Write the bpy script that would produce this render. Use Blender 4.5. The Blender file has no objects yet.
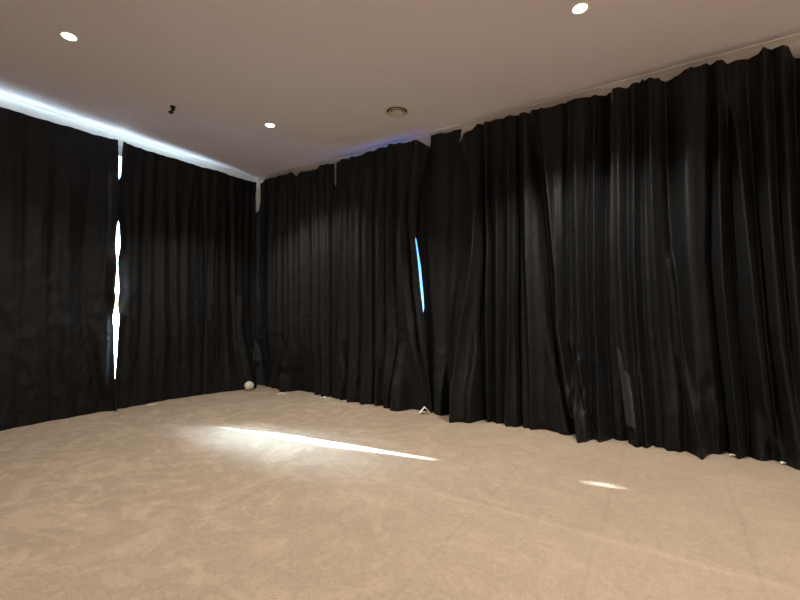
import bpy, bmesh, math, random
import numpy as np
from mathutils import Vector, Matrix

sc = bpy.context.scene
COL = sc.collection
rng = random.Random(7)

# ------------------------------------------------------------------ camera
F_PX = 416.0
CAM = np.array([4.433, -3.476, 0.934])
YAW = math.radians(32.68)          # to the left of +Y
PITCH = math.radians(1.79)
cd = bpy.data.cameras.new('camera')
cam = bpy.data.objects.new('camera', cd)
COL.objects.link(cam)
cd.sensor_width = 36.0
cd.lens = F_PX / 800.0 * 36.0
cd.clip_start = 0.02
cam.location = CAM
cam.rotation_euler = (math.radians(90) + PITCH, 0, YAW)
sc.camera = cam
_R = np.array(cam.rotation_euler.to_matrix())


def ray(px, py):
    return _R @ np.array([(px - 400.0) / F_PX, -(py - 300.0) / F_PX, -1.0])


def on_back(px, py, y=0.0):          # measured point on the plane of the back curtains -> (x, z)
    d = ray(px, py)
    t = (y - CAM[1]) / d[1]
    p = CAM + t * d
    return p[0], p[2]


def on_left(px, py, x=0.0):          # measured point on the plane of the left curtains -> (y, z)
    d = ray(px, py)
    t = (x - CAM[0]) / d[0]
    p = CAM + t * d
    return p[1], p[2]


def on_level(px, py, z=0.0):
    d = ray(px, py)
    t = (z - CAM[2]) / d[2]
    return CAM + t * d


# ------------------------------------------------------------------ helpers
def tag(o, label=None, cat=None, group=None, kind=None):
    if label: o['label'] = label
    if cat: o['category'] = cat
    if group: o['group'] = group
    if kind: o['kind'] = kind
    return o


def empty(name, loc=(0, 0, 0), rz=0.0):
    o = bpy.data.objects.new(name, None)
    o.empty_display_size = 0.05
    o.location = loc
    o.rotation_euler = (0, 0, rz)
    COL.objects.link(o)
    return o


def mesh_obj(name, verts, faces, mat, parent=None, smooth=False):
    me = bpy.data.meshes.new(name)
    me.from_pydata([tuple(v) for v in verts], [], [tuple(f) for f in faces])
    me.update()
    if smooth:
        me.polygons.foreach_set('use_smooth', [True] * len(me.polygons))
    if mat: me.materials.append(mat)
    o = bpy.data.objects.new(name, me)
    COL.objects.link(o)
    if parent: o.parent = parent
    return o


def bm_obj(name, bm, mat, parent=None, smooth=False):
    bmesh.ops.recalc_face_normals(bm, faces=bm.faces)
    me = bpy.data.meshes.new(name)
    bm.to_mesh(me)
    bm.free()
    if smooth:
        me.polygons.foreach_set('use_smooth', [True] * len(me.polygons))
    if mat: me.materials.append(mat)
    o = bpy.data.objects.new(name, me)
    COL.objects.link(o)
    if parent: o.parent = parent
    return o


def add_box(bm, lo, hi):
    vs = [bm.verts.new((x, y, z)) for x in (lo[0], hi[0]) for y in (lo[1], hi[1]) for z in (lo[2], hi[2])]
    for f in ((0, 1, 3, 2), (4, 6, 7, 5), (0, 4, 5, 1), (2, 3, 7, 6), (0, 2, 6, 4), (1, 5, 7, 3)):
        bm.faces.new([vs[i] for i in f])


def lathe(name, prof, mat, parent=None, n=48, smooth=True):
    """prof: list of (radius, z)."""
    vs, fs = [], []
    for r, z in prof:
        for k in range(n):
            a = 2 * math.pi * k / n
            vs.append((r * math.cos(a), r * math.sin(a), z))
    m = len(prof)
    for i in range(m - 1):
        for k in range(n):
            k2 = (k + 1) % n
            fs.append((i * n + k, i * n + k2, (i + 1) * n + k2, (i + 1) * n + k))
    bm = bmesh.new()
    V = [bm.verts.new(v) for v in vs]
    for f in fs: bm.faces.new([V[i] for i in f])
    bmesh.ops.remove_doubles(bm, verts=bm.verts, dist=1e-5)
    return bm_obj(name, bm, mat, parent, smooth)


def tube(name, pts, radii, mat, parent=None, n=10):
    pts = [Vector(p) for p in pts]
    vs, fs = [], []
    up = Vector((0.31, 0.2, 0.93)).normalized()
    for i, p in enumerate(pts):
        t = (pts[min(i + 1, len(pts) - 1)] - pts[max(i - 1, 0)]).normalized()
        a = t.cross(up)
        if a.length < 1e-3: a = t.cross(Vector((1, 0, 0)))
        a.normalize()
        b = t.cross(a)
        for k in range(n):
            w = 2 * math.pi * k / n
            vs.append(p + (a * math.cos(w) + b * math.sin(w)) * radii[i])
    for i in range(len(pts) - 1):
        for k in range(n):
            k2 = (k + 1) % n
            fs.append((i * n + k, i * n + k2, (i + 1) * n + k2, (i + 1) * n + k))
    fs.append(tuple(range(n - 1, -1, -1)))
    fs.append(tuple(range((len(pts) - 1) * n, len(pts) * n)))
    return mesh_obj(name, vs, fs, mat, parent, True)


# ------------------------------------------------------------------ numpy noise
_tab = np.random.RandomState(11).rand(4096) * 2 - 1


def _h(i, j):
    return _tab[(i * 374761 + j * 668265 + (i * j) * 13) & 4095]


def noise2(x, y):
    x = np.asarray(x, float) + 1000.0
    y = np.asarray(y, float) + 1000.0
    xi = np.floor(x).astype(np.int64)
    yi = np.floor(y).astype(np.int64)
    fx = x - xi
    fy = y - yi
    u = fx * fx * fx * (fx * (fx * 6 - 15) + 10)
    v = fy * fy * fy * (fy * (fy * 6 - 15) + 10)
    a = _h(xi, yi); b = _h(xi + 1, yi); c = _h(xi, yi + 1); d = _h(xi + 1, yi + 1)
    return (a * (1 - u) + b * u) * (1 - v) + (c * (1 - u) + d * u) * v


def sstep(a, b, x):
    t = np.clip((x - a) / (b - a), 0, 1)
    return t * t * (3 - 2 * t)


# ------------------------------------------------------------------ materials
def new_mat(name):
    m = bpy.data.materials.new(name)
    m.use_nodes = True
    nt = m.node_tree
    b = nt.nodes['Principled BSDF']
    return m, nt, b


def plain(name, col, rough=0.5, spec=0.4, noise_amt=0.04, scale=8.0, metallic=0.0):
    m, nt, b = new_mat(name)
    n = nt.nodes.new('ShaderNodeTexNoise')
    n.inputs['Scale'].default_value = scale
    n.inputs['Detail'].default_value = 3
    tc = nt.nodes.new('ShaderNodeTexCoord')
    nt.links.new(tc.outputs['Object'], n.inputs['Vector'])
    r = nt.nodes.new('ShaderNodeMapRange')
    r.inputs['To Min'].default_value = 1 - noise_amt
    r.inputs['To Max'].default_value = 1 + noise_amt
    nt.links.new(n.outputs['Fac'], r.inputs['Value'])
    mx = nt.nodes.new('ShaderNodeVectorMath')
    mx.operation = 'SCALE'
    mx.inputs[0].default_value = col
    nt.links.new(r.outputs['Result'], mx.inputs['Scale'])
    nt.links.new(mx.outputs['Vector'], b.inputs['Base Color'])
    b.inputs['Roughness'].default_value = rough
    b.inputs['Specular IOR Level'].default_value = spec
    b.inputs['Metallic'].default_value = metallic
    return m


M_CEIL = plain('ceiling_paint', (0.77, 0.755, 0.84), 0.85, 0.2, 0.02, 3.0)
M_WALL = plain('wall_paint', (0.72, 0.69, 0.65), 0.8, 0.25, 0.03, 4.0)
M_TRIM = plain('white_gloss_trim', (0.88, 0.88, 0.87), 0.45, 0.4, 0.02, 5.0)
M_FRAME = plain('window_aluminium', (0.70, 0.70, 0.70), 0.4, 0.4, 0.02, 5.0)
M_RING = plain('downlight_white', (0.78, 0.77, 0.74), 0.4, 0.4, 0.02, 20.0)
M_VENT = plain('vent_plastic', (0.66, 0.63, 0.58), 0.5, 0.4, 0.04, 20.0)
M_VENTDARK = plain('vent_throat', (0.06, 0.05, 0.045), 0.8, 0.2, 0.1, 20.0)
M_BLACK = plain('black_plastic', (0.01, 0.01, 0.01), 0.5, 0.4, 0.1, 30.0)
M_PAPER = plain('white_paper', (0.80, 0.79, 0.74), 0.8, 0.2, 0.05, 60.0)
M_CREAM = plain('cream_cloth', (0.72, 0.70, 0.60), 0.8, 0.2, 0.12, 30.0)
M_GROUND = plain('pale_concrete', (0.84, 0.85, 0.85), 0.9, 0.2, 0.1, 1.5)


def fabric(name, col, rough=0.56, spec=0.27, sheen=0.02):
    m, nt, b = new_mat(name)
    tc = nt.nodes.new('ShaderNodeTexCoord')
    # blotchy wear of the cloth
    n = nt.nodes.new('ShaderNodeTexNoise')
    n.inputs['Scale'].default_value = 3.0
    n.inputs['Detail'].default_value = 4
    nt.links.new(tc.outputs['Object'], n.inputs['Vector'])
    r = nt.nodes.new('ShaderNodeMapRange')
    r.inputs['From Min'].default_value = 0.3
    r.inputs['From Max'].default_value = 0.7
    r.inputs['To Min'].default_value = 0.8
    r.inputs['To Max'].default_value = 1.2
    nt.links.new(n.outputs['Fac'], r.inputs['Value'])
    mx = nt.nodes.new('ShaderNodeVectorMath')
    mx.operation = 'SCALE'
    mx.inputs[0].default_value = col
    nt.links.new(r.outputs['Result'], mx.inputs['Scale'])
    nt.links.new(mx.outputs['Vector'], b.inputs['Base Color'])
    b.inputs['Roughness'].default_value = rough
    b.inputs['Specular IOR Level'].default_value = spec
    b.inputs['Sheen Weight'].default_value = sheen
    b.inputs['Sheen Roughness'].default_value = 0.4
    # weave: horizontal slub threads
    mp = nt.nodes.new('ShaderNodeMapping')
    mp.inputs['Scale'].default_value = (60, 60, 420)
    nt.links.new(tc.outputs['Object'], mp.inputs['Vector'])
    w = nt.nodes.new('ShaderNodeTexNoise')
    w.inputs['Scale'].default_value = 1.0
    w.inputs['Detail'].default_value = 2
    nt.links.new(mp.outputs['Vector'], w.inputs['Vector'])
    # fine crumple
    c = nt.nodes.new('ShaderNodeTexNoise')
    c.inputs['Scale'].default_value = 14.0
    c.inputs['Detail'].default_value = 5
    c.inputs['Roughness'].default_value = 0.6
    c.inputs['Distortion'].default_value = 0.6
    nt.links.new(tc.outputs['Object'], c.inputs['Vector'])
    b1 = nt.nodes.new('ShaderNodeBump')
    b1.inputs['Strength'].default_value = 0.22
    b1.inputs['Distance'].default_value = 0.012
    nt.links.new(c.outputs['Fac'], b1.inputs['Height'])
    b2 = nt.nodes.new('ShaderNodeBump')
    b2.inputs['Strength'].default_value = 0.15
    b2.inputs['Distance'].default_value = 0.001
    nt.links.new(w.outputs['Fac'], b2.inputs['Height'])
    nt.links.new(b1.outputs['Normal'], b2.inputs['Normal'])
    nt.links.new(b2.outputs['Normal'], b.inputs['Normal'])
    return m


M_FAB = fabric('black_curtain_cloth', (0.0041, 0.0044, 0.0048))
M_HEMFAB = fabric('worn_grey_hem_cloth', (0.030, 0.031, 0.029), 0.5, 0.4, 0.1)


def glass(name, tint):
    m = bpy.data.materials.new(name)
    m.use_nodes = True
    nt = m.node_tree
    nt.nodes.clear()
    o = nt.nodes.new('ShaderNodeOutputMaterial')
    t = nt.nodes.new('ShaderNodeBsdfTransparent')
    t.inputs['Color'].default_value = (*tint, 1)
    g = nt.nodes.new('ShaderNodeBsdfGlossy')
    g.inputs['Roughness'].default_value = 0.02
    f = nt.nodes.new('ShaderNodeFresnel')
    f.inputs['IOR'].default_value = 1.45
    mx = nt.nodes.new('ShaderNodeMixShader')
    nt.links.new(f.outputs['Fac'], mx.inputs['Fac'])
    nt.links.new(t.outputs[0], mx.inputs[1])
    nt.links.new(g.outputs[0], mx.inputs[2])
    nt.links.new(mx.outputs[0], o.inputs['Surface'])
    return m


M_GLASS = glass('window_glass', (0.90, 0.97, 0.97))
M_GLASS_BLUE = glass('blue_tinted_glass', (0.40, 0.62, 1.0))  # tint put in to turn the daylight through the back slit blue


def carpet():
    m, nt, b = new_mat('beige_cut_pile_carpet')
    N, L = nt.nodes, nt.links
    tc = N.new('ShaderNodeTexCoord')
    P = tc.outputs['Object']

    def noise(scale, detail=3, dist=0.0, rough=0.5, vec=None):
        n = N.new('ShaderNodeTexNoise')
        n.inputs['Scale'].default_value = scale
        n.inputs['Detail'].default_value = detail
        n.inputs['Distortion'].default_value = dist
        n.inputs['Roughness'].default_value = rough
        L.new(vec or P, n.inputs['Vector'])
        return n.outputs['Fac']

    def mrange(v, a, bb, c, d, smooth=False):
        r = N.new('ShaderNodeMapRange')
        if smooth: r.interpolation_type = 'SMOOTHSTEP'
        for k, x in zip(('From Min', 'From Max', 'To Min', 'To Max'), (a, bb, c, d)):
            r.inputs[k].default_value = x
        L.new(v, r.inputs['Value'])
        return r.outputs['Result']

    def math_(op, a, bb):
        n = N.new('ShaderNodeMath')
        n.operation = op
        for k, x in ((0, a), (1, bb)):
            if isinstance(x, (int, float)): n.inputs[k].default_value = x
            else: L.new(x, n.inputs[k])
        return n.outputs[0]

    sep = N.new('ShaderNodeSeparateXYZ')
    L.new(P, sep.inputs[0])
    X, Y = sep.outputs['X'], sep.outputs['Y']
    # swirling brush marks in the nap
    sw = mrange(noise(2.1, 3, 3.2, 0.5), 0.44, 0.66, -1.0, 1.0, True)
    sw2 = mrange(noise(5.0, 2, 2.4, 0.5), 0.52, 0.66, 0.0, 1.0, True)
    left = mrange(X, 1.6, 4.4, 1.0, 0.30, True)
    big = mrange(noise(0.9, 3, 0.5), 0.3, 0.7, -1.0, 1.0)
    fib = mrange(noise(160, 3, 0, 0.7), 0.25, 0.75, -1.0, 1.0)
    fib2 = mrange(noise(42, 3, 0.6, 0.7), 0.3, 0.7, -1.0, 1.0)
    v = math_('MULTIPLY', math_('MULTIPLY', sw, left), 0.085)
    v = math_('ADD', v, math_('MULTIPLY', math_('MULTIPLY', sw2, left), 0.16))
    v = math_('ADD', v, math_('MULTIPLY', big, 0.04))
    v = math_('ADD', v, math_('MULTIPLY', fib, 0.16))
    v = math_('ADD', v, math_('MULTIPLY', fib2, 0.09))

    # vacuumed strips / joins, about half a metre apart
    def lines(C, off, pitch, wob):
        w = math_('ADD', C, math_('MULTIPLY', noise(1.7, 2), wob))
        t = math_('FRACT', math_('DIVIDE', math_('ADD', w, off), pitch), 0.0)
        d = math_('ABSOLUTE', math_('SUBTRACT', t, 0.5), 0.0)
        return t, mrange(d, 0.0, 0.025, 1.0, 0.0, True)

    _, l1 = lines(Y, 10.27, 1.03, 0.06)
    _, l2 = lines(X, 10.1, 0.52, 0.05)
    right = mrange(X, 2.2, 3.6, 0.15, 1.0, True)
    v = math_('ADD', v, math_('MULTIPLY', math_('MULTIPLY', l1, right), 0.09))
    v = math_('ADD', v, math_('MULTIPLY', math_('MULTIPLY', l2, right), -0.07))
    # alternate bands of nap
    cx = math_('MODULO', math_('FLOOR', math_('DIVIDE', math_('ADD', Y, 9.755), 1.03), 0.0), 2.0)
    v = math_('ADD', v, math_('MULTIPLY', math_('MULTIPLY', cx, right), 0.035))
    fac = math_('ADD', v, 1.0)
    sc_ = N.new('ShaderNodeVectorMath')
    sc_.operation = 'SCALE'
    sc_.inputs[0].default_value = (0.415, 0.322, 0.230)
    L.new(fac, sc_.inputs['Scale'])
    L.new(sc_.outputs['Vector'], b.inputs['Base Color'])
    b.inputs['Roughness'].default_value = 0.95
    b.inputs['Specular IOR Level'].default_value = 0.1
    b.inputs['Sheen Weight'].default_value = 0.15
    hb = math_('ADD', math_('MULTIPLY', fib, 0.5), math_('MULTIPLY', fib2, 0.5))
    bp = N.new('ShaderNodeBump')
    bp.inputs['Strength'].default_value = 0.5
    bp.inputs['Distance'].default_value = 0.006
    L.new(hb, bp.inputs['Height'])
    L.new(bp.outputs['Normal'], b.inputs['Normal'])
    return m


M_CARPET = carpet()


def emis(name, col, strength):
    m = bpy.data.materials.new(name)
    m.use_nodes = True
    nt = m.node_tree
    nt.nodes.clear()
    o = nt.nodes.new('ShaderNodeOutputMaterial')
    e = nt.nodes.new('ShaderNodeEmission')
    e.inputs['Color'].default_value = (*col, 1)
    e.inputs['Strength'].default_value = strength
    nt.links.new(e.outputs[0], o.inputs['Surface'])
    return m


M_LENS = emis('lamp_glow', (1.0, 0.97, 0.90), 14.0)

# ------------------------------------------------------------------ room shell
XL, YB, XR, YF, H = -0.17, 0.15, 8.2, -6.4, 2.70      # inner faces
T = 0.2


def struct(name, bm, mat):
    o = bm_obj(name, bm, mat)
    o['kind'] = 'structure'
    return o


bm = bmesh.new(); add_box(bm, (XL - T, YF - T, -0.12), (XR + T, YB + T, 0.0)); struct('floor', bm, M_CARPET)
bm = bmesh.new(); add_box(bm, (XL - T, YF - T, H), (XR + T, YB + T, H + 0.2)); struct('ceiling', bm, M_CEIL)

W1 = (-3.35, -0.55, 0.12, 2.56)        # left window  y0 y1 z0 z1
W2 = (1.36, 2.44, 0.12, 2.50)          # back window  x0 x1 z0 z1


def holed(bm, axis, a0, a1, c0, c1, w):
    def bx(u0, u1, z0, z1):
        if axis == 'x': add_box(bm, (c0, u0, z0), (c1, u1, z1))
        else: add_box(bm, (u0, c0, z0), (u1, c1, z1))
    bx(a0, w[0], 0, H)
    bx(w[1], a1, 0, H)
    bx(w[0], w[1], 0, w[2])
    bx(w[0], w[1], w[3], H)


bm = bmesh.new(); holed(bm, 'x', YF, YB, XL - T, XL, W1); struct('wall_left', bm, M_WALL)
bm = bmesh.new(); holed(bm, 'y', XL - T, XR + T, YB, YB + T, W2); struct('wall_back', bm, M_WALL)
bm = bmesh.new(); add_box(bm, (XR, YF, 0), (XR + T, YB, H)); struct('wall_right', bm, M_WALL)
bm = bmesh.new(); add_box(bm, (XL - T, YF - T, 0), (XR + T, YF, H)); struct('wall_front', bm, M_WALL)


def cornice(name, axis, a0, a1, c, sgn):
    """plaster cove along a wall; c = wall face, sgn = direction into the room."""
    prof = [(0, -0.085), (0.012, -0.085), (0.014, -0.074)]
    for k in range(9):
        a = math.pi / 2 * k / 8
        prof.append((0.100 - 0.084 * math.cos(a), -0.072 + 0.066 * math.sin(a)))
    prof += [(0.104, 0)]
    vs, fs = [], []
    n = len(prof)
    for a in (a0, a1):
        for d, z in prof:
            p = (c + sgn * d, a, H + z) if axis == 'x' else (a, c + sgn * d, H + z)
            vs.append(p)
    for k in range(n - 1):
        fs.append((k, k + 1, n + k + 1, n + k))
    bm = bmesh.new()
    V = [bm.verts.new(v) for v in vs]
    for f in fs: bm.faces.new([V[i] for i in f])
    o = struct(name, bm, M_TRIM)
    return o


cornice('trim_1', 'x', YF, YB, XL, 1)
cornice('trim_2', 'y', XL, XR, YB, -1)
cornice('trim_3', 'x', YF, YB, XR, -1)
cornice('trim_4', 'y', XL, XR, YF, 1)
bm = bmesh.new(); add_box(bm, (XL, YF, 0), (XL + 0.012, -3.37, 0.09)); add_box(bm, (XL, -0.33, 0), (XL + 0.012, YB, 0.09)); struct('baseboard_left', bm, M_TRIM)
bm = bmesh.new(); add_box(bm, (XL + 0.012, YB - 0.012, 0), (XR, YB, 0.09)); struct('baseboard_back', bm, M_TRIM)


def window(name, axis, w, c0, c1, cuts, pane_mat):
    """frame bars in the wall opening with one glass pane per light."""
    root = empty(name, ((c0 + c1) / 2, (w[0] + w[1]) / 2, w[2]) if axis == 'x' else ((w[0] + w[1]) / 2, (c0 + c1) / 2, w[2]))
    root['kind'] = 'structure'
    bpy.context.view_layer.update()
    ox, oy, oz = root.location
    f = 0.045
    bm = bmesh.new()

    def bx(b, u0, u1, z0, z1, e=0.0):
        if axis == 'x': add_box(b, (c0 + e - ox, u0 - oy, z0 - oz), (c1 - e - ox, u1 - oy, z1 - oz))
        else: add_box(b, (u0 - ox, c0 + e - oy, z0 - oz), (u1 - ox, c1 - e - oy, z1 - oz))

    bx(bm, w[0], w[1], w[2], w[2] + f)
    bx(bm, w[0], w[1], w[3] - f, w[3])
    xs = [w[0]] + cuts + [w[1]]
    for k, u in enumerate(xs):
        a, b2 = (u, u + f) if k == 0 else ((u - f, u) if k == len(xs) - 1 else (u - f / 2, u + f / 2))
        bx(bm, a, b2, w[2] + f, w[3] - f)
    bm_obj('window_frame', bm, M_FRAME, root)
    for k in range(len(xs) - 1):
        b = bmesh.new()
        a = xs[k] + (f if k == 0 else f / 2)
        b2 = xs[k + 1] - (f if k == len(xs) - 2 else f / 2)
        bx(b, a, b2, w[2] + f, w[3] - f, (c1 - c0) / 2 - 0.003)
        bm_obj('window_pane', b, pane_mat, root)


window('window_1', 'x', W1, XL - 0.07, XL - 0.01, [-2.15], M_GLASS)
window('window_2', 'y', W2, YB + 0.01, YB + 0.07, [], M_GLASS_BLUE)

# ground outside the house
bm = bmesh.new(); add_box(bm, (-400, -400, -0.4), (400, 400, -0.16)); struct('ground', bm, M_GROUND)

# ------------------------------------------------------------------ curtains
def poly(pts):
    """(s, z) samples -> function of z"""
    a = sorted(pts, key=lambda p: p[1])
    zz = np.array([p[1] for p in a]); ss = np.array([p[0] for p in a])
    return lambda z: np.interp(z, zz, ss)


def polys(pts):
    """(s, v) samples -> function of s"""
    a = sorted(pts, key=lambda p: p[0])
    ss = np.array([p[0] for p in a]); vv = np.array([p[1] for p in a])
    return lambda s: np.interp(s, ss, vv)


HANG = []


def curtain(wall, label, left, right, top, bot, folds, base=None, seed=0.0, pleat=0.010, crumple=0.006,
            gather=0.006, step=0.006, bend=0.8, ldep=None, rdep=None, amp=1.0, hang=0.0, dmin=-0.115):
    """left / right: edge lines, top / bot: edge lines, folds: (depth, width left, width right, line[, z fade lo, hi]).
    All lines are measured on the plane the curtains hang in (bot on the floor)."""
    cv = on_back if wall == 'back' else on_left
    sg = -1.0 if wall == 'back' else 1.0

    def dep(f, z):
        if f is None: return 0.0 * z
        return f(z) if callable(f) else f + 0.0 * z

    def edge(pts, f):
        out = []
        for p in pts:
            q = cv(*p)
            for _ in range(2):
                q = cv(p[0], p[1], sg * float(dep(f, q[1])))
            out.append(q)
        return poly(out)

    Lf = edge(left, ldep); Rf = edge(right, rdep)
    Tf = polys([cv(p[0], p[1], sg * hang) for p in top])
    bp = []
    for p in bot:
        q = on_level(p[0], p[1], 0.004)
        bp.append((q[0], -q[1]) if wall == 'back' else (q[1], q[0]))
    Bf = polys(bp)
    FL = [(f[0], f[1], f[2], poly([cv(p[0], p[1], sg * hang) for p in f[3]]), f[4] if len(f) > 4 else None) for f in folds]
    zs = np.linspace(0, 2.65, 40)
    width = float(np.max(Rf(zs) - Lf(zs)))
    nu = max(24, int(width / step)); nv = 200
    u = np.linspace(0, 1, nu)[None, :]
    v = np.linspace(0, 1, nv)[:, None]
    # iterate: height of the top edge depends on s at the top
    z = 0.0005 + v * 2.6 + 0 * u
    for _ in range(4):
        s = Lf(z) + u * (Rf(z) - Lf(z))
        ztop = Tf(s[-1:, :])
        z = 0.0005 + v * (ztop - 0.0005)
    s = Lf(z) + u * (Rf(z) - Lf(z))

    def depth(s, z):
        d = np.zeros_like(s)
        if base is not None:
            d += base(s, z, u + 0 * s)
        for A, wl, wr, ln, fade in FL:
            q = s - ln(z)
            w = np.where(q < 0, wl, wr)
            g = np.exp(-np.abs(q / w) ** 1.7)
            k = 0.45 + 0.55 * sstep(2.65, 2.0, z)
            if fade: k = k * sstep(fade[0], fade[0] + 0.15, z) * sstep(fade[1], fade[1] - 0.15, z)
            d += amp * A * g * k
        drift = noise2(z * 0.7, seed) * 0.8
        d += pleat * noise2(s * 17 + drift, seed + z * 0.35) + pleat * 0.5 * noise2(s * 37 + drift * 2, seed + 9 + z * 0.5)
        # gathers under the heading
        gz = sstep(2.30, 2.62, z)
        d += gather * gz * noise2(s * 55, seed + 4 + z * 1.5)
        # soft creases, stronger lower down
        c = sstep(1.7, 0.3, z)
        r = 1 - np.abs(noise2(s * 9 + z * 3.1, z * 5 - s * 2 + seed)) * 2
        r2 = 1 - np.abs(noise2(s * 16 - z * 6, z * 9 + s * 4 + seed + 3)) * 2
        d += crumple * (0.35 + 0.65 * c) * (r + 0.5 * r2)
        return d

    d = depth(s, z)
    d0 = depth(s[:1, :], z[:1, :])
    tgt = Bf(s[:1, :])
    tgt = np.where(tgt > 0.12, 0.12 + (tgt - 0.12) * 0.7, tgt)
    wgt = sstep(bend, 0.0, z)
    nb = max(3, int(0.22 / (width / nu))) | 1           # pleats carry on down to the hem
    pad = np.pad(d0[0], nb // 2, mode='edge')
    d0s = np.convolve(pad, np.ones(nb) / nb, 'valid')[None, :]
    padt = np.pad(tgt[0], nb // 8, mode='edge')
    tgt = np.convolve(padt, np.ones(2 * (nb // 8) + 1) / (2 * (nb // 8) + 1), 'valid')[None, :]
    d = d + (tgt - d0s) * wgt
    d = np.maximum(d, dmin)
    if ldep is not None:
        k = sstep(0.0, 0.08, s - Lf(z))
        d = dep(ldep, z) * (1 - k) + d * k
    if rdep is not None:
        k = sstep(0.0, 0.08, Rf(z) - s)
        d = dep(rdep, z) * (1 - k) + d * k
    if wall == 'back':
        P = np.stack([s, -d, z], -1)
    else:
        P = np.stack([d, s, z], -1)
    # root at the base
    mid = P[0, nu // 2]
    root = empty('curtain', (float(mid[0]), float(mid[1]), 0.0))
    tag(root, label, 'curtain')
    off = np.array([mid[0], mid[1], 0.0])

    du = np.gradient(P, axis=1); dv = np.gradient(P, axis=0)
    NN = np.cross(du, dv)
    NN /= np.linalg.norm(NN, axis=-1, keepdims=True) + 1e-12

    def sheet(name, j0, j1, mat, lab=None, i0=0, i1=nu - 1, lift=0.0, th=0.0022, taper=None):
        """a piece of the cloth, front and back face and the cut edges."""
        n_ = NN[j0:j1 + 1, i0:i1 + 1]
        A_ = P[j0:j1 + 1, i0:i1 + 1] + n_ * lift - off
        B_ = A_ - n_ * th
        m, n = A_.shape[:2]
        V = np.concatenate([A_.reshape(-1, 3), B_.reshape(-1, 3)])
        nrm = np.concatenate([n_.reshape(-1, 3), -n_.reshape(-1, 3)])
        idx = np.arange(m * n).reshape(m, n)
        a, b, c, e = idx[:-1, :-1].ravel(), idx[:-1, 1:].ravel(), idx[1:, 1:].ravel(), idx[1:, :-1].ravel()
        if taper is not None:          # narrow the strip towards its top
            w_ = taper(np.linspace(0, 1, m))[:, None]
            keep = (np.arange(n - 1)[None, :] < np.maximum(1, w_[:-1] * (n - 1))).ravel()
            a, b, c, e = a[keep], b[keep], c[keep], e[keep]
        K = m * n
        fs = [np.stack([a, b, c, e], -1), np.stack([a, e, c, b], -1) + K]
        for r_, flip in (((idx[0], 1), (idx[-1], 0), (idx[:, 0], 0), (idx[:, -1], 1)) if taper is None else ((idx[0], 1), (idx[:, 0], 0))):
            p0, p1 = r_[:-1], r_[1:]
            fs.append(np.stack([p0, p0 + K, p1 + K, p1], -1) if flip else np.stack([p0, p1, p1 + K, p0 + K], -1))
        me = bpy.data.meshes.new(name)
        me.from_pydata(V.tolist(), [], np.concatenate(fs).tolist())
        me.update()
        me.polygons.foreach_set('use_smooth', [True] * len(me.polygons))
        me.normals_split_custom_set_from_vertices(nrm.tolist())
        me.materials.append(mat)
        o = bpy.data.objects.new(name, me)
        COL.objects.link(o)
        o.parent = root
        if lab: o['label'] = lab
        return o

    jh = int(nv * 0.965)
    sheet('drop', 0, jh, M_FAB)
    sheet('heading', jh, nv - 1, M_FAB)
    return root, sheet, s, z, nu, nv


# --- left wall, first curtain ---------------------------------------------------------------
slitA = [(118.0, 136), (118.6, 160), (118.4, 176), (119.6, 182), (119.6, 217), (117.0, 225), (115.6, 250), (114.8, 290), (114.0, 330), (114.3, 350), (115.0, 378), (115.8, 390), (115.8, 412)]
slitB = [(123.4, 142), (122.2, 152), (121.4, 170), (120.8, 176), (117.8, 183), (117.8, 216), (119.4, 224), (119.9, 250), (119.6, 290), (118.9, 325), (117.3, 350), (115.4, 376), (115, 388), (115, 412)]


def baseA(s, z, u):
    return -0.02 + 0 * s


def depA(z):                    # the two edges at the slit do not hang in one plane
    return -0.035 + 0.105 * sstep(0.85, 1.10, z) - 0.075 * sstep(1.35, 1.62, z)


def depB(z):
    return 0.03 - 0.085 * sstep(0.85, 1.05, z) + 0.08 * sstep(1.40, 1.62, z)



foldsA = [
    (0.025, 0.06, 0.10, [(-30, 100), (-38, 430)]),
    (-0.020, 0.05, 0.05, [(-8, 110), (-14, 430)]),
    (0.022, 0.07, 0.05, [(14, 130), (10, 430)]),
    (-0.018, 0.04, 0.05, [(30, 130), (26, 300), (20, 420)]),
    (0.024, 0.06, 0.05, [(44, 200), (40, 300), (34, 420)]),
    (-0.020, 0.04, 0.05, [(56, 150), (52, 300), (56, 420)]),
    (0.020, 0.05, 0.06, [(70, 170), (66, 300), (72, 415)]),
    (-0.030, 0.05, 0.03, [(92, 170), (86, 250), (83, 300), (88, 340), (104, 395)]),
    (0.036, 0.03, 0.07, [(100, 200), (95, 290), (96, 330), (106, 380), (114, 405)]),
    (0.018, 0.04, 0.04, [(108, 170), (108, 260), (108, 340)]),
]
curtain('left', 'black curtain on the left wall at the far left, left of the tall bright slit',
        [(-500, -60), (-500, 560)], slitA,
        [(-500, -74), (-200, 46), (0, 106), (40, 118), (80, 129), (100, 135.5), (112, 138.5), (118, 139.5), (130, 142)],
        [(-560, 560), (-160, 462), (-60, 443), (0, 430.5), (30, 424.5), (60, 419), (90, 413.5), (108, 410.5), (118, 409)],
        foldsA, baseA, 1.3, 0.006, 0.008, 0.002, step=0.008, amp=0.7, rdep=depA)


def baseB(s, z, u):
    return -0.02 + 0 * s


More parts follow.
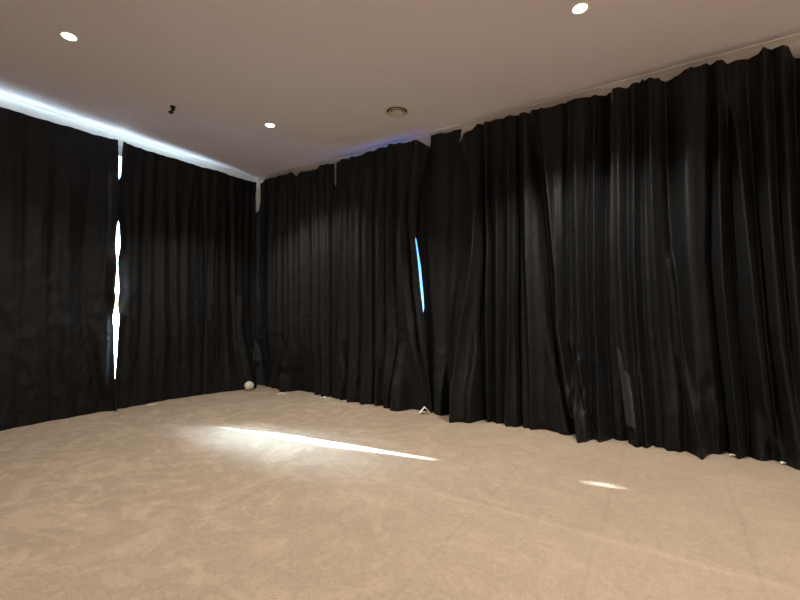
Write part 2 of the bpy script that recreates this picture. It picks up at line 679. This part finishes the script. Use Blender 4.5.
foldsB = []
for i, (x0, x1) in enumerate(((131, 130), (141, 139), (153, 150), (164, 166), (176, 180), (187, 190), (197, 203), (207, 209), (217, 219), (226, 229), (235, 237), (243, 244), (250, 250))):
    foldsB.append((0.024 * (0.7 + 0.6 * rng.random()), 0.045, 0.035, [(x0, 170), ((x0 + x1) / 2 - 1.5, 290), (x1, 395)]))
foldsB += [(-0.030, 0.035, 0.05, [(147, 200), (145, 300), (136, 400)]),
           (-0.028, 0.03, 0.03, [(170, 180), (172, 300), (176, 390)]),
           (-0.030, 0.025, 0.04, [(204, 180), (207, 300), (205, 390)]),
           (-0.030, 0.03, 0.03, [(231, 190), (233, 300), (236, 388)]),
           (0.05, 0.03, 0.05, [(240, 190), (240, 330), (246, 385)], (-0.3, 1.2))]
cornerB = [(256.6, 178), (256.4, 187), (255.6, 196), (255.8, 206), (255.8, 214), (255.8, 330), (254.4, 343), (253.6, 350), (253.6, 358), (255, 366), (255, 388)]
curtain('left', 'black curtain on the left wall between the tall bright slit and the room corner',
        slitB, cornerB,
        [(115, 140), (124.5, 142.6), (145, 149), (166.7, 156), (182, 160), (197, 165), (218, 170.5), (237, 177), (253, 181.5), (260, 183)],
        [(112, 409.5), (135, 406), (165, 400), (200, 395), (220, 392), (240, 390), (249, 389), (256, 388)],
        foldsB, baseB, 5.1, 0.007, 0.006, 0.003, step=0.008, amp=0.65, ldep=depB, rdep=0.0)

# --- back wall ---------------------------------------------------------------------------
cornerC = [(260.0, 178), (260.4, 190), (260.6, 200), (259.0, 210), (251.0, 220), (250.0, 235), (250.0, 330), (252, 341), (254.2, 347), (254.2, 361), (250, 368), (250, 386)]
foldsC = [
    (0.03, 0.03, 0.03, [(270, 185), (269, 385)]),
    (-0.03, 0.03, 0.02, [(275, 185), (274, 385)]),
    (0.050, 0.03, 0.03, [(279, 195), (279, 300), (277, 390)]),
    (-0.040, 0.02, 0.03, [(285, 180), (284.5, 388)]),
    (0.045, 0.03, 0.025, [(290, 185), (290.5, 300), (290, 388)]),
    (-0.035, 0.02, 0.02, [(296, 185), (296, 388)]),
    (0.042, 0.03, 0.03, [(301, 180), (302, 300), (300, 388)]),
    (-0.04, 0.02, 0.025, [(307, 175), (307, 390)]),
    (0.050, 0.03, 0.03, [(314, 180), (314, 390)]),
    (0.040, 0.02, 0.03, [(321, 180), (322, 395)]),
    (-0.065, 0.02, 0.025, [(328.5, 175), (329, 300), (329, 395)]),
    (0.04, 0.02, 0.03, [(288, 330), (283, 350), (277, 388)], (-0.3, 0.7)),
]
curtain('back', 'narrow black curtain on the back wall right beside the room corner',
        cornerC, [(334.4, 158), (334.2, 183), (339, 197), (340, 300), (340, 400)],
        [(255, 182.5), (259, 181.5), (270, 178), (280, 175.5), (292, 172), (294, 174.5), (295.5, 176), (298, 173), (302, 171.5), (312, 169.5), (315, 170), (318, 166.5), (326, 163.5), (334, 161), (338, 160)],
        [(245, 381), (258, 383), (266, 386), (273, 393), (278, 389), (293, 387.5), (304, 389.5), (318, 394.5), (328, 397), (340, 398)],
        foldsC, lambda s, z, u: -0.06 + 0.05 * sstep(0.0, 0.16, s), 8.7, 0.007, 0.008, 0.006, ldep=-0.06, rdep=-0.05, amp=0.9)

foldsD = [
    (0.055, 0.025, 0.03, [(342, 170), (342, 400)]),
    (-0.035, 0.015, 0.02, [(347.5, 170), (347.5, 400)]),
    (0.050, 0.025, 0.03, [(353, 165), (353, 300), (352, 402)]),
    (-0.050, 0.02, 0.025, [(360.5, 160), (360.5, 300), (359, 402)]),
    (0.050, 0.03, 0.03, [(367.5, 160), (368, 300), (366, 404)]),
    (-0.04, 0.015, 0.02, [(373, 155), (373.5, 404)]),
    (0.050, 0.025, 0.03, [(380, 155), (380, 300), (378, 405)]),
    (-0.03, 0.015, 0.015, [(385, 155), (385, 400)]),
    (0.035, 0.02, 0.02, [(389, 150), (389, 300), (388, 405)]),
    (-0.060, 0.02, 0.02, [(394, 150), (394.5, 280), (397, 340), (394, 408)]),
    (0.050, 0.02, 0.03, [(400, 150), (401, 220), (405, 280), (412, 340), (422, 402)]),
    (-0.040, 0.02, 0.015, [(406, 150), (407, 220), (412, 290), (419, 350), (427, 404)]),
    (0.040, 0.02, 0.02, [(415, 150), (411, 220), (416, 285), (422, 345), (430, 406)]),
    (0.035, 0.03, 0.02, [(347, 320), (343, 345), (350, 390)], (-0.3, 0.75)),
    (0.030, 0.02, 0.03, [(338, 350), (346, 372), (341, 396)], (-0.3, 0.6)),
]
edgeD = [(430, 140), (429.6, 147.5), (424, 166), (418, 192), (415.2, 226), (415.4, 241), (418.0, 262), (420.2, 287), (422.9, 311), (424.6, 322), (428, 370), (432, 408)]
curtain('back', 'black curtain on the back wall left of the thin blue slit of daylight',
        [(336.4, 158), (336.2, 182), (335.4, 190), (335, 300), (335, 400)], edgeD,
        [(334, 163.5), (338, 162), (343, 159.5), (358, 156), (372, 151), (385, 147), (387.5, 146.5), (388.5, 144), (400, 143.5), (412, 141.5), (417, 140), (424, 143.5), (430, 147.8), (440, 148)],
        [(332, 397), (342, 398.5), (351, 402), (370, 404.5), (384, 405.5), (391, 411), (398, 411.5), (405, 410), (416, 408), (425, 409), (434, 411)],
        foldsD, lambda s, z, u: 0.02 + 0 * s, 12.2, 0.007, 0.009, 0.006, ldep=0.02, rdep=0.03, amp=0.9, hang=0.02, dmin=-0.015)

foldsE = [
    (0.030, 0.05, 0.07, [(437, 190), (434, 300), (440, 410)]),
    (-0.018, 0.03, 0.03, [(447, 180), (444, 300), (444, 410)]),
    (0.018, 0.02, 0.03, [(454, 160), (452, 260), (449, 410)]),
    (0.020, 0.02, 0.02, [(440, 140), (443, 180)], (2.1, 3.0)),
]
edgeE = [(431, 130), (430.4, 147), (421, 164), (414.5, 192), (411.5, 224), (416.6, 241), (420.9, 268), (423.4, 295), (424.2, 308), (422, 319), (421.5, 340), (424, 370), (428, 409)]
curtain('back', 'smooth narrow black strip of curtain between the blue slit and the wide pleated curtain',
        edgeE, [(463, 122), (461.8, 129), (458.4, 145), (466, 160), (479, 190), (479, 260), (466, 320), (462, 412)],
        [(410, 139), (431, 135.5), (440, 133.3), (448, 132.3), (455, 130), (462, 127.8), (480, 126)],
        [(415, 403), (424, 405), (432, 411), (439, 416), (447, 416), (452, 413), (470, 411)],
        foldsE, lambda s, z, u: -0.05 + 0 * s, 16.9, 0.003, 0.005, 0.002, ldep=-0.04, rdep=-0.06, hang=-0.04)

foldsF = [
    (0.075, 0.03, 0.04, [(466, 160), (474, 205), (474, 260), (468, 300), (460, 345), (459, 420)]),
    (-0.050, 0.02, 0.03, [(481, 140), (483, 250), (478, 330), (484, 415)]),
    (0.030, 0.015, 0.015, [(485.5, 140), (486, 260), (488, 415)]),
    (-0.035, 0.012, 0.015, [(489, 125), (490, 260), (492, 415)]),
    (0.035, 0.02, 0.02, [(496, 130), (497, 260), (498, 418)]),
    (-0.022, 0.012, 0.012, [(502, 125), (502, 260), (503, 418)]),
    (0.042, 0.03, 0.02, [(509, 125), (509, 260), (509, 420)]),
    (-0.065, 0.014, 0.016, [(517, 125), (517, 260), (516.5, 330), (521, 422)]),
    (0.040, 0.018, 0.05, [(524, 130), (526, 260), (533, 420)]),
    (-0.055, 0.03, 0.015, [(528, 108), (534, 150), (541, 210), (546, 270), (550, 320), (565, 400), (577, 435)]),
    (0.055, 0.016, 0.045, [(541, 130), (549, 200), (555, 270), (558, 330), (570, 400), (583, 440)]),
    (-0.045, 0.014, 0.014, [(564, 120), (565, 260), (566, 340), (574, 390)]),
    (0.045, 0.02, 0.03, [(574, 120), (577, 270), (578, 350), (590, 425)]),
    (-0.028, 0.02, 0.015, [(589, 105), (585, 230), (586, 300), (592, 420)]),
    (0.034, 0.02, 0.02, [(594, 110), (594, 300), (601, 430)]),
    (-0.050, 0.02, 0.02, [(604, 110), (604, 330), (612, 440)]),
    (0.040, 0.02, 0.03, [(579, 355), (572, 395), (583, 425)], (-0.3, 0.62)),
    (-0.030, 0.02, 0.02, [(586, 370), (583, 400), (596, 428)], (-0.3, 0.5)),
]


def baseF(s, z, u):
    return 0.015 + 0.03 * sstep(0.12, 0.0, u) - 0.055 * sstep(0.84, 0.97, u)


rootF, sheetF, sF, zF, nuF, nvF = curtain('back', 'wide pleated black curtain on the back wall left of the grey frayed hem edge',
             [(457.6, 140), (458.2, 145), (468, 172), (470.5, 205), (468, 250), (461, 276), (455, 316), (451, 387), (452, 424)],
             [(611.3, 84), (611.3, 101), (617, 110), (624, 300), (634, 448)],
             [(456, 146.5), (458.4, 145), (466, 135), (476.5, 123.3), (486, 121), (500, 118), (507, 115.5), (513, 114.5), (519, 112), (528.5, 112), (532, 108.5), (544, 108), (562, 101.5), (580, 97.5), (595, 93), (611, 88), (620, 88), (640, 84)],
             [(448, 421), (454, 423), (464, 423.5), (472, 423), (481, 419.5), (488, 421), (500, 423), (515, 427), (530, 428), (545, 429.5), (565, 434), (576, 438), (583, 441), (600, 440.5), (620, 440), (640, 440)],
             foldsF, baseF, 21.4, 0.007, 0.005, 0.008, step=0.0055, hang=0.035, amp=1.2, ldep=0.05)

foldsG = [
    (0.040, 0.04, 0.03, [(617, 120), (618, 250), (621, 330), (632, 440)]),
    (-0.030, 0.02, 0.02, [(627, 110), (627, 260), (631, 330), (642, 440)]),
    (0.020, 0.02, 0.02, [(634, 110), (634, 260), (638, 340), (648, 440)]),
    (-0.060, 0.03, 0.013, [(640, 100), (641, 260), (644, 330), (653, 430)]),
    (0.055, 0.016, 0.035, [(649, 100), (651, 180), (654, 260), (658, 330), (667, 410)]),
    (-0.065, 0.022, 0.05, [(665, 105), (668, 200), (672, 260), (676, 320), (684, 400)]),
    (0.050, 0.015, 0.02, [(667, 235), (673, 280), (679, 350), (700, 447)], (-0.3, 1.4)),
    (0.055, 0.05, 0.07, [(689, 110), (687, 180), (689, 260), (694, 330), (703, 450)]),
    (-0.065, 0.015, 0.022, [(711, 80), (711, 180), (710, 260), (717, 340), (728, 430)]),
    (0.045, 0.02, 0.02, [(718, 110), (719, 200), (722, 280), (728, 350), (738, 440)]),
    (-0.040, 0.02, 0.02, [(728, 95), (731, 200), (739, 300), (750, 420)]),
    (0.050, 0.025, 0.03, [(722, 62), (736, 140), (748, 250), (756, 330), (765, 400), (782, 455)]),
    (-0.040, 0.03, 0.03, [(748, 80), (757, 200), (767, 330), (778, 420)]),
    (0.036, 0.03, 0.03, [(763, 100), (769, 200), (779, 330), (793, 440)]),
    (-0.030, 0.02, 0.03, [(774, 90), (780, 220), (790, 340), (802, 450)]),
    (0.040, 0.03, 0.03, [(783, 95), (791, 250), (803, 400)]),
    (-0.060, 0.03, 0.03, [(797, 80), (806, 260), (816, 430)]),
    (0.050, 0.03, 0.04, [(812, 70), (821, 260), (832, 450)]),
    (-0.050, 0.03, 0.03, [(832, 60), (842, 260), (853, 450)]),
    (0.050, 0.03, 0.04, [(852, 60), (862, 260), (873, 450)]),
    (0.030, 0.018, 0.02, [(637, 366), (636, 374)], (0.40, 0.66)),
    (0.030, 0.03, 0.04, [(705, 360), (718, 420)], (-0.3, 0.5)),
]


def baseG(s, z, u):
    return 0.035 + 0.03 * sstep(0.1, 0.0, u)


root, sheet, sG, zG, nuG, nvG = curtain(
    'back', 'black curtain at the far right with a pale worn hem edge low down',
    [(612.3, 84), (612.3, 101), (611, 112), (612, 250), (615, 330), (619, 365), (624, 405), (629, 449)],
    [(880, 30), (890, 490)],
    [(608, 91), (614, 89.3), (626, 87), (630, 85), (633, 82.5), (640, 80), (642, 77.5), (644, 80), (655, 78.5), (658, 76.5), (662, 78.5), (672, 77), (681, 73.5), (690, 68), (697, 67.8), (706.5, 62.3), (727, 62), (741, 58), (758, 54), (763, 48.5), (778, 47), (789, 44), (792, 49), (795, 54), (802, 56), (812, 44), (840, 34), (890, 20)],
    [(624, 447), (629, 449), (640, 448), (660, 447), (672, 449), (682, 453), (692, 456), (703, 455.5), (712, 452.5), (735, 455.5), (755, 459), (772, 461), (787, 463), (796, 468), (805, 470), (840, 476), (900, 490)],
    foldsG, baseG, 30.2, 0.007, 0.005, 0.008, step=0.0055, hang=0.045, amp=1.2, ldep=0.06)

# stitched seams of the let-down bottoms
def seam(sh, S, Z, a, b):
    (sa, za), (sb, zb) = on_back(*a, -0.05), on_back(*b, -0.05)
    j = int(np.searchsorted(Z[:, 0], (za + zb) / 2))
    i0, i1 = int(np.searchsorted(S[j], sa)), int(np.searchsorted(S[j], sb))
    sh('seam', j, j + 1, M_FAB, 'stitched seam line', max(0, i0), min(S.shape[1] - 1, i1), 0.0035, 0.003)


seam(sheetF, sF, zF, (566, 351), (600, 351))
seam(sheet, sG, zG, (652, 384), (702, 388))

# pale worn hem along the lower part of that curtain's free edge
zr = zG[:, 0]
j0 = int(np.searchsorted(zr, 0.13)); j1 = int(np.searchsorted(zr, 0.68))
sheet('side_hem', j0, j1, M_HEMFAB, 'pale worn grey hem edge', 0, 12, 0.0035, 0.002,
      taper=lambda t: 0.25 + 0.75 * sstep(1.0, 0.45, t) + 0.1 * np.sin(t * 23))

# ------------------------------------------------------------------ ceiling fittings
LAMPS = [(69, 36), (270, 125), (580, 8)]
pos = [on_level(px, py, H) for px, py in LAMPS]
xa = (pos[0][0] + pos[1][0]) / 2
print('lamps', [tuple(np.round(p, 2)) for p in pos])
lab = ['leftmost recessed downlight, in the ceiling in front of the first left curtain',
       'small recessed downlight in the ceiling near the room corner',
       'recessed downlight in the ceiling above the right-hand pleated curtains']


def downlight(loc, label, power, col):
    root = empty('downlight', loc)
    tag(root, label, 'ceiling light', 'recessed ceiling downlights')
    lathe('trim_ring', [(0.038, 0.0), (0.038, -0.004), (0.041, -0.006), (0.049, -0.005), (0.053, -0.002), (0.053, 0.0)], M_RING, root)
    lathe('lamp_lens', [(0.0005, -0.011), (0.016, -0.0100), (0.028, -0.0075), (0.0375, -0.0030), (0.0375, -0.001)], M_LENS, root)
    ld = bpy.data.lights.new('downlight_bulb', 'SPOT')
    ld.energy = power
    ld.color = col
    ld.spot_size = math.radians(120)
    ld.spot_blend = 0.55
    ld.shadow_soft_size = 0.035
    lo = bpy.data.objects.new('bulb', ld)
    COL.objects.link(lo)
    lo.parent = root
    lo.location = (0, 0, -0.045)
    return root


WARM = (1.0, 0.95, 0.87)
for p, l, pw in zip(pos, lab, (52, 108, 160)):
    downlight((p[0], p[1], H), l, pw, WARM)
for k, (x, y, pw, side) in enumerate(((4.06, -2.55, 50, 'behind the camera side, over the middle of the carpet'), (6.75, -1.05, 80, 'near the back wall, right of the frame'),
                                      (6.75, -2.55, 95, 'over the right side of the carpet'), (4.06, -4.5, 90, 'over the carpet behind the viewer'), (6.75, -4.5, 90, 'over the far right rear of the carpet'))):
    downlight((x, y, H), 'added recessed downlight, unseen, outside the picture ' + side, pw, WARM)  # lamp grid continued out of view, added to light the ceiling and right side

# fill lamp added out of view to warm the right half of the ceiling
fl = empty('fill_lamp', (6.6, -4.3, 0.0))
tag(fl, 'added warm fill lamp, a low globe on a stand, unseen behind the viewer', 'lamp')
lathe('base', [(0.0005, 0.0), (0.15, 0.0), (0.15, 0.015), (0.03, 0.03), (0.012, 0.05)], M_RING, fl)
lathe('pole', [(0.012, 0.03), (0.012, 0.70)], M_RING, fl, 16)
lathe('globe', [(0.0005, 0.695)] + [(0.11 * math.sin(math.pi * k / 12), 0.80 - 0.11 * math.cos(math.pi * k / 12)) for k in range(1, 12)] + [(0.0005, 0.91)], emis('fill_glow', (1.0, 0.70, 0.52), 110.0), fl, 24)

# round air diffuser
p = on_level(397, 110.5, H)
v = empty('ceiling_vent', (p[0], p[1], H))
tag(v, 'round pale air vent in the ceiling above the back curtains', 'vent')
lathe('flange', [(0.088, -0.001), (0.090, -0.012), (0.104, -0.012), (0.120, -0.004), (0.122, 0.0)], M_VENT, v)
lathe('throat', [(0.0005, -0.002), (0.089, -0.002), (0.089, -0.001)], M_VENTDARK, v)
lathe('cone', [(0.060, -0.006), (0.066, -0.018), (0.072, -0.021), (0.074, -0.018), (0.069, -0.012), (0.063, -0.005)], M_VENT, v)
lathe('centre_disc', [(0.0005, -0.028), (0.036, -0.030), (0.050, -0.026), (0.054, -0.020), (0.046, -0.012), (0.020, -0.006), (0.018, -0.002)], M_VENT, v)

# small black fitting
p = on_level(172.8, 106.5, H)
h = empty('ceiling_hook', (p[0], p[1], H))
tag(h, 'small black hook hanging from the ceiling above the left curtains', 'hook')
lathe('base_cup', [(0.0005, -0.018), (0.016, -0.017), (0.021, -0.010), (0.022, 0.0)], M_BLACK, h, 20)
rx = Vector((math.cos(YAW), math.sin(YAW), 0))
pts = [Vector((0, 0, -0.012)), Vector((0, 0, -0.030)) + rx * 0.002, Vector((0, 0, -0.042)) - rx * 0.004, Vector((0, 0, -0.052)) - rx * 0.014,
       Vector((0, 0, -0.050)) - rx * 0.024, Vector((0, 0, -0.040)) - rx * 0.028]
tube('hook_arm', pts, [0.015, 0.016, 0.016, 0.015, 0.012, 0.009], M_BLACK, h)


# ------------------------------------------------------------------ small white scraps along the hem
def scrap(px, py, size, rz, label, bend, name='paper_scrap', cat='scrap', z=0.004, tilt=0.3):
    """creased strip of paper lying on the carpet."""
    p = on_level(px, py, 0.0)
    L_, W_ = size
    n = 14
    prof = []
    for i in range(n):
        t = i / (n - 1)
        prof.append((L_ * (t - 0.5), 0.003 + bend * (1 - abs(2 * t - 1)) + 0.004 * math.sin(7 * t + px)))
    vs, fs = [], []
    m = 6
    for i, (x, zz) in enumerate(prof):
        for j in range(m):
            w = (j / (m - 1) - 0.5) * W_ * (0.8 + 0.3 * math.sin(i * 1.3 + px))
            vs.append((x + 0.003 * math.sin(j * 2 + i), w, zz + tilt * max(0, w + W_ * 0.5) + 0.0015 * math.sin(j * 3 + i * 0.7)))
    for i in range(n - 1):
        for j in range(m - 1):
            fs.append((i * m + j, (i + 1) * m + j, (i + 1) * m + j + 1, i * m + j + 1))
    o = mesh_obj(name, vs, fs, M_PAPER, None, True)
    o.location = (p[0], p[1], 0.002)
    o.rotation_euler = (0, 0, rz)
    md = o.modifiers.new('sheet_thickness', 'SOLIDIFY')
    md.thickness = 0.0012
    tag(o, label, cat, 'white scraps along the curtain hems')
    return o


scrap(281.5, 394.5, (0.09, 0.03), YAW + 0.45, 'thin white scrap under the hem of the curtain beside the room corner', 0.006)
scrap(323.5, 398.5, (0.08, 0.03), YAW - 0.15, 'flat white scrap on the carpet where the two curtains near the corner meet', 0.006)
scrap(424.5, 414, (0.105, 0.07), YAW + 0.1, 'folded white paper peaked like a tent below the blue slit', 0.055, tilt=0.1)
scrap(735, 457.5, (0.06, 0.016), YAW - 0.75, 'thin white strip poking from under the right-hand curtain', 0.010)
scrap(785, 464.5, (0.05, 0.02), YAW - 0.2, 'tiny white scrap at the far right end of the curtain hem', 0.006)
scrap(152, 405.5, (0.08, 0.025), YAW + 0.3, 'small white scrap under the left wall curtain near the soft light patch', 0.006)

# crumpled cream lump by the corner
p = on_level(249, 390.5, 0.0)
bm = bmesh.new()
bmesh.ops.create_icosphere(bm, subdivisions=4, radius=0.052)
for vtx in bm.verts:
    c = vtx.co.copy()
    n = float(noise2(c.x * 40 + c.z * 17, c.y * 40 - c.z * 11)) * 0.10 + abs(float(noise2(c.x * 80 + 3 + c.z * 30, c.y * 80 + c.z * 50))) * 0.10
    vtx.co = c * (1 + n)
    vtx.co.z *= 0.95
lump = bm_obj('crumpled_paper', bm, M_CREAM, None, True)
zmin = min(v.co.z for v in lump.data.vertices)
lump.location = (p[0], p[1], -zmin + 0.002)
tag(lump, 'crumpled cream-white ball of paper on the carpet in the room corner', 'paper')

# ------------------------------------------------------------------ daylight
SUN_DIR = Vector((3.203, 0.500, -1.800)).normalized()       # direction the light travels
sd = bpy.data.lights.new('sun', 'SUN')
sd.energy = 150.0
sd.angle = math.radians(0.8)
sd.color = (0.88, 0.95, 1.0)
so = bpy.data.objects.new('sun', sd)
so.rotation_euler = SUN_DIR.to_track_quat('-Z', 'Y').to_euler()
so.location = (-10, -2, 6)
COL.objects.link(so)

w = bpy.data.worlds.new('sky')
sc.world = w
w.use_nodes = True
nt = w.node_tree
sky = nt.nodes.new('ShaderNodeTexSky')
sky.sky_type = 'NISHITA'
sky.sun_disc = False
sky.sun_elevation = math.asin(-SUN_DIR.z)
# the sun stands at azimuth of -SUN_DIR; rotation is measured clockwise from +Y
sky.sun_rotation = math.atan2(-SUN_DIR.x, -SUN_DIR.y)
sky.dust_density = 0.4
bg = nt.nodes['Background']
nt.links.new(sky.outputs[0], bg.inputs['Color'])
bg.inputs['Strength'].default_value = 0.6
# glow lobe beside the sun, added to widen the soft light on the carpet
GLOW = Vector((-0.985, -0.075, 0.60)).normalized()
N_, L_ = nt.nodes, nt.links
geo = N_.new('ShaderNodeTexCoord')
dot = N_.new('ShaderNodeVectorMath'); dot.operation = 'DOT_PRODUCT'
nrm = N_.new('ShaderNodeVectorMath'); nrm.operation = 'NORMALIZE'
L_.new(geo.outputs['Generated'], nrm.inputs[0])
L_.new(nrm.outputs['Vector'], dot.inputs[0])
dot.inputs[1].default_value = GLOW
mx0 = N_.new('ShaderNodeMath'); mx0.operation = 'MAXIMUM'; mx0.inputs[1].default_value = 0.0
L_.new(dot.outputs['Value'], mx0.inputs[0])
pw = N_.new('ShaderNodeMath'); pw.operation = 'POWER'; pw.inputs[1].default_value = 160.0
L_.new(mx0.outputs[0], pw.inputs[0])
bg2 = N_.new('ShaderNodeBackground')
bg2.inputs['Color'].default_value = (0.66, 0.80, 1.0, 1)
ml = N_.new('ShaderNodeMath'); ml.operation = 'MULTIPLY'; ml.inputs[1].default_value = 3000.0
L_.new(pw.outputs[0], ml.inputs[0])
L_.new(ml.outputs[0], bg2.inputs['Strength'])
ad = N_.new('ShaderNodeAddShader')
L_.new(bg.outputs[0], ad.inputs[0]); L_.new(bg2.outputs[0], ad.inputs[1])
L_.new(ad.outputs[0], N_['World Output'].inputs['Surface'])

# ------------------------------------------------------------------ view
vs_ = sc.view_settings
vs_.view_transform = 'Standard'
vs_.look = 'None'
vs_.exposure = 0.13
vs_.gamma = 1.0
vs_.use_curve_mapping = False
sc.cycles.use_denoising = True
sc.cycles.max_bounces = 10
sc.cycles.diffuse_bounces = 6
sc.cycles.sample_clamp_indirect = 8.0
